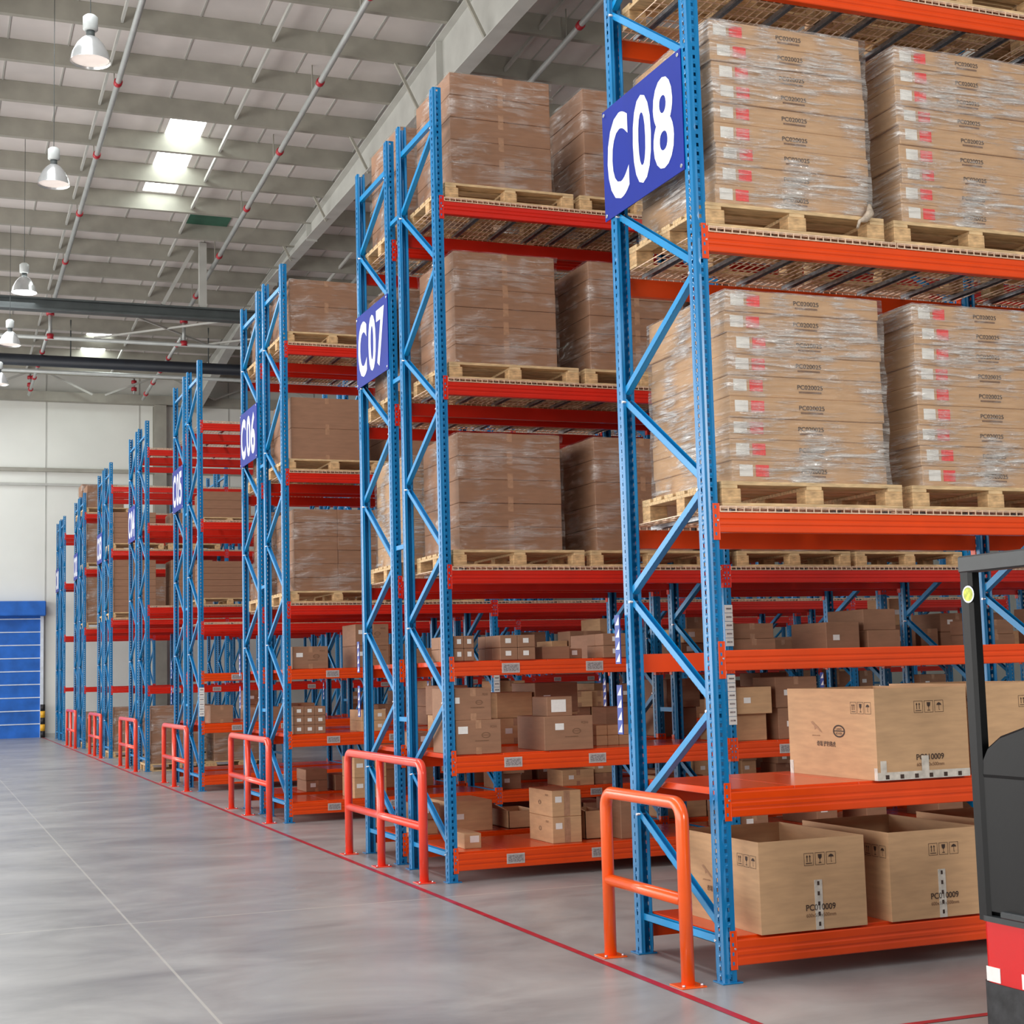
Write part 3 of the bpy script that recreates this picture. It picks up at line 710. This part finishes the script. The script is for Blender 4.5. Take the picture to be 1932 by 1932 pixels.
def wrap_mesh(w_, d_, h_, seed, m):
    rnd = random.Random(seed); bm = bmesh.new()
    bmesh.ops.create_grid(bm, x_segments=1, y_segments=1, size=.5); bm.clear()
    nx, ny, nz = 12, 10, 14; e = .006
    def jit(): return rnd.uniform(-.002, .006)
    grid = {}
    def ring(k):
        z = h_*k/nz; pts = []
        sag = .004*math.sin(k*1.7+seed)
        for i in range(nx): pts.append((w_*i/nx, -e))
        for j in range(ny): pts.append((w_+e, d_*j/ny))
        for i in range(nx): pts.append((w_-w_*i/nx, d_+e))
        for j in range(ny): pts.append((-e, d_-d_*j/ny))
        out = []
        for (x, y) in pts:
            dx = (x-w_/2); dy = (y-d_/2); l = math.hypot(dx, dy); j_ = jit()+sag
            out.append(bm.verts.new((x+dx/l*j_, y+dy/l*j_, z)))
        return out
    rings = [ring(k) for k in range(nz+1)]; n = len(rings[0])
    for k in range(nz):
        for i in range(n): f = bm.faces.new((rings[k][i], rings[k][(i+1) % n], rings[k+1][(i+1) % n], rings[k+1][i])); f.smooth = True
    cen = bm.verts.new((w_/2, d_/2, h_+.012))
    for i in range(n): f = bm.faces.new((rings[nz][i], rings[nz][(i+1) % n], cen)); f.smooth = True
    me = bpy.data.meshes.new('stretch_wrap'); bmesh.ops.recalc_face_normals(bm, faces=bm.faces[:]); bm.to_mesh(me); bm.free(); me.materials.append(m); return me
WR = {}
def wrap(x, y, z, w_, d_, h_, label, m=FILM, seed=0):
    k = (round(w_, 2), round(d_, 2), round(h_, 2), m.name, seed)
    if k not in WR: WR[k] = wrap_mesh(w_, d_, h_, seed, m)
    o = ob('stretch_wrap', WR[k], None, (x, y, z)); tag(o, label, 'plastic wrap'); return o

LVN = {'A': 'bottom shelf', 'B': 'second shelf', 'C': 'third shelf', 'D': 'fourth level', 'E': 'fifth level', 'F': 'top level', 'G': 'floor'}
def flat_stack(key, lv, x, y, n=9, h=.1225, w_=1.03, d_=.96, which='left'):
    z = LV[lv]+.036; yy = Y[key]
    pallet(x-.09, yy+y-.03, z, '%s pallet under flat cartons, %s of the C08 rack' % (which, LVN[lv]))
    zz = z+.14
    for i in range(n):
        j = random.uniform(-.012, .012); top = n-1-i
        o = carton(x+j, yy+y+random.uniform(-.006, .006), zz+i*h, w_, d_, h-.0015, 'flat brown carton, %s from top, %s stack, %s, C08 rack' % (ORD[top], which, LVN[lv]), CARTON, False, None, 'flat cartons in %s stack' % which)
        a = random.uniform(-.008, .02)
        if o is None: continue
        ob('white_label', flat_label(WHITE, .085, .066, 'white_label'), o, (.035+a, -.001, .032)); ob('red_label', flat_label(REDL, .085, .066, 'red_label'), o, (.14+a, -.001, .032))
        text('printed_code', 'PC020025', o, (.45, -.0025, .055), .17, .026, '-y', .01, INK)
        ob('printed_line', flat_label(INKF, .15, .010, 'printed_line'), o, (.46, -.001, .034))
    if True: wrap(x-.012, yy+y-.012, zz, w_+.024, d_+.024, n*h, 'clear stretch wrap around %s flat carton stack, %s, C08' % (which, LVN[lv]), FILM, hash((which, lv)) % 7 if False else {'left': 1, 'right': 2}[which]+(3 if lv == 'E' else 0))

flat_stack('C08', 'D', .19, -.02, which='left'); flat_stack('C08', 'D', 1.46, -.02, which='right')
flat_stack('C08', 'E', .16, -.02, n=9, which='left'); flat_stack('C08', 'E', 1.43, -.02, which='right')
# loose film tail on the upper left load
mb = MB(); mb.tube([(1.17, -.055, 4.40), (1.16, -.07, 4.34), (1.12, -.075, 4.30), (1.08, -.075, 4.285), (1.06, -.08, 4.24)], [.01, .026, .022, .011, .008], 8)
tw = ob('film_tail', mb.mesh('film_tail', mat('bunched_film', (176, 160, 142), .25, 0, (40, .15), bump=.4)), None); tag(tw, 'bunched loose tail of stretch film hanging by the upper left pallet', 'plastic film')
for i, x in enumerate((.08, 1.36)):
    pallet(x, -.05, LV['F']+.036, '%s pallet on the top level of the C08 rack' % ('left', 'right')[i])
    carton(x+.08, -.01, LV['F']+.176, 1.04, .96, .5, 'large carton on the %s top pallet of the C08 rack' % ('left', 'right')[i], CARTON)
# second bay of C08
for lv in 'DEF':
    pallet(2.76, -.05, LV[lv]+.036, 'pallet in the second bay, %s of the C08 rack' % LVN[lv])
    carton(2.84, -.01, LV[lv]+.176, 1.04, .96, 1.08 if lv != 'F' else .5, 'large carton in the second bay, %s of C08 rack' % LVN[lv], CARTON)

def cube_load(key, lv, x, n, h, w_, d_, y=0, m=CARTD, which='', levels=LV, wr=True, cols=1, pal=True, tape=True, seed=0):
    yy = Y[key]+y; z = levels[lv]+.036 if lv != 'G' else 0.0
    nm = key
    if pal: pallet(x-.07, yy-.03, z, '%s pallet, %s, %s rack' % (which, LVN[lv], nm)); z += .14
    for i in range(n):
        for c in range(cols):
            cw = w_/cols
            carton(x+c*cw, yy+random.uniform(-.004, .004), z+i*h, cw-.002, d_, h-.002, '%s carton from top%s, %s load, %s, %s rack' % (ORD[n-1-i], '' if cols == 1 else (', left column', ', right column')[c], which, LVN[lv], nm), m, tape, None, 'stacked cartons on pallets')
    if wr: wrap(x-.01, yy-.012, z, w_+.02, d_+.024, n*h, 'clear wrap on %s load, %s, %s rack' % (which, LVN[lv], nm), FILM2 if m is CARTD else FILM, seed)
s = 10
for lv, n, h in (('F', 5, .2), ('E', 6, .163), ('D', 5, .2)):
    for x, nm in ((.17, 'first'), (1.43, 'second'), (2.87, 'third'), (4.13, 'fourth')):
        s += 1; cube_load('near C07', lv, x, n, h, .94, .94, 0, CARTD, nm, seed=s % 5)
    for x, nm in ((.14, 'first'), (1.43, 'second')):
        s += 1; cube_load('far C07', lv, x, n, h, .94, .94, 0, CARTD if lv != 'D' else CARTON, nm, seed=s % 5)
# C06
cube_load('near C06', 'F', .12, 2, .33, .92, .95, 0, CARTD, 'first', tape=True); cube_load('near C06', 'F', 1.4, 2, .33, 1.0, .95, 0, CARTD, 'second')
cube_load('near C06', 'E', .12, 2, .38, .9, .95, 0, CARTD, 'first', wr=False); cube_load('near C06', 'E', 1.35, 3, .3, .9, .95, 0, CARTD, 'second', wr=False)
cube_load('near C06', 'D', .14, 6, .165, 1.08, .95, 0, CARTD, 'first', cols=2, tape=False, wr=True); cube_load('near C06', 'D', 1.42, 5, .2, 1.0, .95, 0, CARTD, 'second')
for lv in 'FED':
    cube_load('far C06', lv, .14, 3 if lv != 'D' else 5, .22, .94, .94, 0, CARTD, 'first', seed=1)
cube_load('far C05', 'D', 1.3, 3, .2, .9, .94, 0, CARTD, 'first'); 
# C04 - C01
for key, lv, x, n, h in (('near C04', 'E', 1.1, 3, .17), ('near C04', 'D', 1.1, 6, .12), ('near C04', 'D', 2.5+.3, 6, .13), ('near C04', 'G', .1, 3, .36), ('near C04', 'G', 1.3, 5, .14),
                         ('near C03', 'D', .1, 8, .15), ('near C03', 'E', .1, 6, .12), ('near C03', 'E', 1.4, 6, .12), ('near C03', 'D', 1.4, 8, .15), ('near C03', 'G', .1, 3, .33), ('near C03', 'G', 1.4, 3, .33),
                         ('near C02', 'D', .1, 8, .15), ('near C02', 'E', .1, 7, .15), ('near C02', 'F', .1, 3, .2), ('near C02', 'G', .12, 2, .4), ('near C02', 'D', 1.4, 8, .15), ('far C02', 'F', .1, 4, .2), ('far C03', 'D', .1, 8, .14), ('near C05', 'E', 5.4, 3, .2)):
    cube_load(key, lv, x, n, h, .95, .9, 0, CARTD, ORD[int(x/1.25)], LV2 if 'C05' not in key else LV, wr=(lv == 'G' or 'C02' in key), tape=False, seed=2)

# ---- hand-placed cartons on the C07 shelves
def shelf(lv): return LV[lv]+.0125
def grid(key, lv, x, y, nx, ny, nz, cw, cd, ch, desc, m=CARTD, lab=True, z0=None, logo=False):
    """block of equal small cartons; z0 stacks on something"""
    z = shelf(lv) if z0 is None else z0; k = 0
    for c in range(nz):
        for b in range(ny):
            for a in range(nx):
                if ny > 1 and nx > 2 and b not in (0, ny-1) and a not in (0,): pass
                pos = []
                if nz > 1: pos.append(('lower', 'upper')[c] if nz == 2 else ORD[c]+' layer')
                if nx > 1: pos.append(ORD[a]+' across')
                if ny > 1: pos.append(ORD[b]+' back')
                lb = (cw*.3, ch*.35, min(.05, cw*.4), min(.04, ch*.45)) if lab and b == 0 else None
                carton(x+a*cw, Y[key]+y+b*cd, z+c*ch, cw-.002, cd-.002, ch-.002, ('%s carton, %s' % (desc, ' '.join(pos))).rstrip(', '), m, False, lb, 'small cartons on rack shelves', logo and b == 0)
N7 = 'near C07'
grid(N7, 'C', .09, -.02, 2, 3, 2, .09, .2, .105, 'small carton block at C07 end, third shelf:')
grid(N7, 'C', .50, -.02, 2, 3, 2, .16, .18, .105, 'labelled block, second along C07 third shelf:')
grid(N7, 'C', .93, .1, 1, 1, 1, .26, .3, .11, 'plain low brown box between blocks, C07 third shelf,', CARTD, False)
grid(N7, 'C', 1.20, .18, 1, 1, 1, .14, .2, .09, 'small low box with white label, C07 third shelf,')
grid(N7, 'C', 1.45, -.02, 1, 2, 2, .30, .17, .105, 'block by middle upright, C07 third shelf:', CARTD, True)
carton(.09, Y[N7]-.02, shelf('B'), .40, .6, .28, 'large brown carton with oval logo, lower one, C07 second shelf', CARTD, True, (.02, .17, .085, .06), None, True)
carton(.09, Y[N7]-.015, shelf('B')+.28, .32, .6, .265, 'large brown carton with oval logo, upper one, C07 second shelf', CARTD, True, (-.0, .14, .04, .05), None, True)
carton(.88, Y[N7]-.02, shelf('B'), .45, .62, .285, 'wide brown carton with oval logo, middle of C07 second shelf', CARTD, False, (.10, .17, .08, .055), None, True)
o = carton(.93, Y[N7]+.03, shelf('B')+.285, .235, .33, .165, 'small carton with large white sheet, on the wide logo carton', CARTD, False)
if o: ob('paper_sheet', flat_label(WHITE, .135, .105, 'paper_sheet'), o, (.04, -.001, .035))
grid(N7, 'B', 1.55, .4, 3, 1, 2, .11, .3, .09, 'small plain carton group behind C08 upright, C07 second shelf:', CARTON, False)
carton(1.75, Y[N7]+.62, shelf('B'), .28, .3, .33, 'tall plain carton at the back of the C07 second shelf', CARTD, True)
for i in range(2):
    o = carton(.98, Y[N7]+.1, shelf('A')+i*.222, .27, .52, .22, '%s of two taped logo cartons on the C07 bottom shelf' % ('lower', 'upper')[i], CARTON, False, (.03, .12, .06, .05))
    ob('sealing_tape', part_mesh('tapeb', lambda: MB().box(0, .055, -.0012, 0, 0, .21).mesh('sealing_tape', TAPEC)), o, (.11, -.0002, .005))
    text('printed_code', 'PC010', o, (-.0025, .14, .17), .06, .018, '-x', 0, INKF)
    ob('oval_logo', LOGOM, o, (-.002, .27, .11), (0, 0, R(-90)), (.6, 1, .6))
carton(.21, Y[N7]+.17, shelf('A'), .15, .5, .125, 'small low carton with white label, end of C07 bottom shelf', CARTON, False, (.05, .05, .08, .055))
carton(1.62, Y[N7]+.1, shelf('A'), .26, .5, .33, 'plain carton behind the orange guard, C07 bottom shelf', CARTD, True)
def tray(x, y, z, w_, d_, h_, label, flap=.14):
    o = ob('open_tray_carton', MB().box(0, w_, 0, .006, 0, h_).box(0, w_, d_-.006, d_, 0, h_).box(0, .006, 0, d_, 0, h_).box(w_-.006, w_, 0, d_, 0, h_).box(0, w_, 0, d_, 0, .006).mesh('open_tray_carton', CARTON), None, (x, y, z)); tag(o, label, 'carton')
    ob('carton_flap', MB().box(0, .005, 0, d_, 0, flap).mesh('carton_flap', CARTP), o, (.0, 0, h_), (0, R(-62), 0)); return o
tray(1.12, Y['far C07']+.1, shelf('A'), .3, .5, .16, 'open topped tray carton on the far C07 bottom shelf')
tray(1.35, Y[N7]+.25, shelf('A'), .2, .4, .24, 'open carton with raised pale flap on the C07 bottom shelf', .12)

N6 = 'near C06'
carton(.11, Y[N6], shelf('C'), .43, .55, .265, 'large brown logo carton at the end of the C06 third shelf', CARTD, True, (.04, .14, .08, .05), None, True)
for i in range(2): carton(.88, Y[N6], shelf('C')+i*.262, .42, .6, .26, '%s logo carton in the pair on the C06 third shelf' % ('lower', 'upper')[i], CARTD, True, (.04, .14, .08, .05), None, True)
grid(N6, 'C', 1.6, 0, 3, 1, 2, .14, .3, .11, 'small carton group, right part of C06 third shelf:')
grid(N6, 'B', .11, 0, 3, 1, 3, .13, .5, .108, 'labelled carton block, end of C06 second shelf:')
grid(N6, 'B', .95, 0, 2, 2, 2, .15, .28, .13, 'wrapped carton block, middle of C06 second shelf:', CARTON)
for i in range(2): carton(.84, Y[N6], shelf('A')+i*.242, .4, .55, .24, '%s of two pale cartons on the C06 bottom shelf' % ('lower', 'upper')[i], CARTON, True, (.03, .12, .08, .05))
N5 = 'near C05'
carton(.18, Y[N5], shelf('B'), .35, .5, .27, 'brown carton at the end of the C05 second shelf', CARTD, True)
carton(.9, Y[N5]+.1, shelf('B'), .4, .5, .22, 'brown carton in the middle of the C05 second shelf', CARTD, True)
# ---- filler cartons on the lower shelves further along the racks
def filler(key, lvs, b0, b1, seed):
    rnd = random.Random(seed)
    for lv in lvs:
        x = b0; k = 0
        while x < b1:
            bx = (x % L)
            w_ = rnd.choice((.22, .28, .36, .44)); d_ = rnd.choice((.4, .5, .6)); h_ = rnd.choice((.14, .2, .24, .28)); n = rnd.choice((1, 2, 2))
            if h_*n > .56: n = 1
            if lv == 'A' and h_*n > .5: n = 1
            if bx > WX+.03 and bx+w_ < L-.03:
                for i in range(n):
                    pos = 'only' if n == 1 else ('lower', 'upper')[i]
                    carton(x, Y[key]+rnd.uniform(0, .12), shelf(lv)+i*h_, w_, d_, h_-.002, 'plain carton, %s one, %s stack along the %s, %s rack' % (pos, ORD[k], LVN[lv], key), rnd.choice((CARTD, CARTD, CARTON)), rnd.random() < .5, (w_*.2, h_*.4, .07, .05) if rnd.random() < .6 else None, 'plain cartons along the shelves')
                k += 1; x += w_+rnd.choice((.02, .1, .3, .55))
            else: x += .06
filler('near C07', 'ABC', 2.75, 7.8, 1); filler('far C07', 'AB', .2, 6.5, 2); filler('far C07', 'C', 2.0, 7, 12)
filler('near C06', 'ABC', 2.75, 9.5, 3); filler('far C06', 'AB', .6, 8.5, 4)
filler('near C05', 'ABC', 2.9, 12, 5); filler('far C05', 'B', .5, 11, 6)

# ---- big open cartons on the C08 rack
def open_carton(x, y, z, w_, d_, h_, label, strip=True, side_logo=True, rz=0):
    t = .007; mb = MB()
    mb.box(0, w_, 0, t, 0, h_).box(0, w_, d_-t, d_, 0, h_).box(0, t, t, d_-t, 0, h_).box(w_-t, w_, t, d_-t, 0, h_).box(t, w_-t, t, d_-t, 0, t)
    o = ob('open_carton', mb.mesh('open_carton', CARTON), None, (x, y, z), (0, 0, rz)); tag(o, label, 'carton', 'large open cartons')
    ob('handling_symbols', SYM, o, (w_*.42, -.002, h_-.145), (0, 0, 0), (.9, 1, 1))
    ob('handling_symbols', SYM, o, (-.002, d_*.26, h_-.145), (0, 0, R(-90)), (.9, 1, 1))
    text('printed_code', 'PC010009', o, (w_*.42, -.0025, .105), .19, .034, '-y', .012, INK)
    text('printed_size', '600x500x500mm', o, (w_*.42, -.0025, .07), .19, .02, '-y', 0, INKF)
    if side_logo:
        ob('oval_logo', LOGOM, o, (-.002, d_*.40, h_*.52), (0, 0, R(-90)), (1.25, 1, 1.25)); ob('leaping_logo', CATM, o, (-.002, d_*.66, h_*.54), (0, 0, R(-90)), (1.2, 1, 1.2))
        text('printed_name', 'JAGUAR', o, (-.0025, d_*.66+.05, h_*.45), .09, .009, '-x', 0, INKF)
        text('oval_text', 'LAND', o, (-.0028, d_*.40+.03, h_*.52+.006), .06, .013, '-x', 0, INK); text('oval_text', 'ROVER', o, (-.0028, d_*.40+.032, h_*.52-.02), .064, .013, '-x', 0, INK)
        text('printed_characters', '奇瑞 捷豹路虎', o, (-.0025, d_*.66, h_*.34), .2, .032, '-x', .008, INK)
    return o
def vtape(o, x, h, z=0):
    mb = MB(); mb.box(0, .05, -.0025, -.0005, z, z+h)
    k = z+.02
    while k < z+h-.02: mb.box(.018, .032, -.0032, -.0025, k, k+.022, 1); k += .055
    ob('printed_tape', mb.mesh('printed_tape', [TAPE, INK]), o, (x, 0, 0))
zA, zB = shelf('A'), shelf('B')
o = open_carton(.235, -.045, zA, .68, .9, .495, 'large open carton, left one on the C08 bottom shelf'); vtape(o, .345, .27)
o = open_carton(1.08, -.045, zA, .64, .9, .495, 'large open carton, right one on the C08 bottom shelf'); vtape(o, .325, .27)
for sx, sl in ((1.07, .3),): pass
o = open_carton(1.03, -.05, zB, .635, .93, .52, 'large open carton with side logos on the C08 second shelf')
mb = MB(); mb.box(0, .635, -.0022, -.0004, 0, .045); mb.box(.02, .06, -.0026, -.0005, 0, .11)
for k in range(6): mb.box(.05+k*.1, .075+k*.1, -.0032, -.0022, .006, .03, 1)
mb.box(.30, .35, -.003, -.0022, .04, .13); mb.box(-.002, 0, 0, .03, 0, .07); mb.box(-.002, 0, .89, .93, 0, .08)
ob('printed_tape', mb.mesh('printed_tape', [TAPE, INK]), o)
open_carton(1.79, -.05, zB, .6, .93, .53, 'large open carton behind the reach truck, C08 second shelf', side_logo=False)
open_carton(1.93, -.045, zA, .6, .9, .5, 'large open carton hidden by the reach truck, C08 bottom shelf', side_logo=False)

# ---------------------------------------------------------------- reach truck
tr = ob('reach_truck', None, None, (.47, -1.6, 0), (0, 0, R(1.5))); tag(tr, 'red and black reach truck at the right edge', 'forklift')
def round_body(x0, x1, y0, y1, z0, z1, r_, m, name, taper=0, mats=None):
    prof = []
    for cx, cy, a0 in ((x0+r_, y1-r_, 180), (x0+r_, y0+r_, 180),):
        pass
    pts = []
    for cx, cy, st in ((x0+r_, y0+r_, 180), (x1-r_, y0+r_, 270), (x1-r_, y1-r_, 0), (x0+r_, y1-r_, 90)):
        for k in range(7): a = R(st+15*k); pts.append((cx+r_*math.cos(a), cy+r_*math.sin(a)))
    mb = MB(); mb.prism(pts, z0, z1, axis='z'); return mb.mesh(name, m)
ob('bumper', round_body(-.01, 1.25, -2.3, .03, .04, .25, .09, TRUB, 'bumper'), tr)
ob('lower_body', round_body(0, 1.22, -2.28, .0, .25, .52, .06, TRED, 'lower_body'), tr)
for y in (-.1, -.33, -.56): ob('white_marking', MB().box(-.003, 0, -.09, 0, .255, .32).mesh('white_marking', WHITE), tr, (0, y+.07, 0))
ob('deck_edge', round_body(-.008, 1.22, -2.28, .008, .52, .545, .06, TGREY, 'deck_edge'), tr)
ob('side_panel', MB().bbox(.012, 1.15, -.95, -.012, .545, 1.2, .02).mesh('side_panel', TBLK), tr)
PIL = MB().prism([(0, 0), (.0, -.05), (.012, -.07), (.05, -.07), (.072, -.03), (.055, 0)], .52, 2.17, axis='z').mesh('guard_pillar', TBLK)
ob('guard_pillar', PIL, tr); ob('guard_pillar', PIL, tr, (1.22, 0, 0), (0, 0, 0), (-1, 1, 1))
ob('guard_side_bar', MB().bbox(-.005, .055, -2.2, .012, 2.10, 2.18, .008).mesh('guard_side_bar', TGREY), tr); ob('guard_side_bar', MB().bbox(-.005, .055, -2.2, .012, 2.10, 2.18, .008).mesh('guard_side_bar', TGREY), tr, (1.17, 0, 0))
for y in (-.25, -.55, -.85, -1.2, -1.55, -1.9): ob('guard_cross_bar', MB().bbox(.05, 1.17, -.02, .02, 2.11, 2.15, .005).mesh('guard_cross_bar', TBLK), tr, (0, y, 0))
ob('round_sticker', MB().tube([(-.003, 0, 0), (-.001, 0, 0)], .04, 20).tube([(-.0045, 0, 0), (-.003, 0, 0)], .032, 20, 1).mesh('round_sticker', [DOORW, STK]), tr, (0, -.052, 2.0))
def hump():
    mb = MB(); n = 12; rings = []
    prof = [(0, 1.18), (-.01, 1.24), (-.05, 1.30), (-.14, 1.355), (-.3, 1.40), (-.55, 1.42), (-.8, 1.38), (-.9, 1.2)]
    mb.prism([(y, z) for y, z in prof]+[(-.9, 1.15), (0, 1.15)], .02, .55)
    return mb.mesh('armrest_console', TBLK)
h = ob('armrest_console', hump(), tr, (-.012, -.045, 0)); bv = h.modifiers.new('bevel', 'BEVEL'); bv.width = .03; bv.segments = 3
ob('console_knob', MB().tube([(.0, 0, 0), (-.03, 0, 0), (-.035, 0, 0)], [.06, .055, .03], 16).mesh('console_knob', TBLK), tr, (.03, -.42, 1.33))
ob('foot_pedal', MB().bbox(0, .2, -.25, 0, .0, .03, .006).mesh('foot_pedal', TGREY), tr, (-.02, -.16, .547), (0, 0, 0))
for y in (-.6, -1.9):
    ob('wheel', MB().tube([(.15, 0, 0), (.16, 0, 0), (.30, 0, 0), (.31, 0, 0)], [.11, .12, .12, .11], 20).mesh('wheel', TBLK), tr, (0, y, .12))

if REST:
    o = ob('cartons', REST[0].mesh('cartons', [CARTD, CARTON])); o['label'] = 'small and half hidden brown cartons deep in the far racks'; o['category'] = 'cartons'; o['kind'] = 'stuff'
dup = [k for k, v in LABELS.items() if len(v) > 1]
print('DUPLICATE LABELS', len(dup), dup[:8]); print('objects', len(bpy.data.objects), 'things', sum(len(v) for v in LABELS.values()))
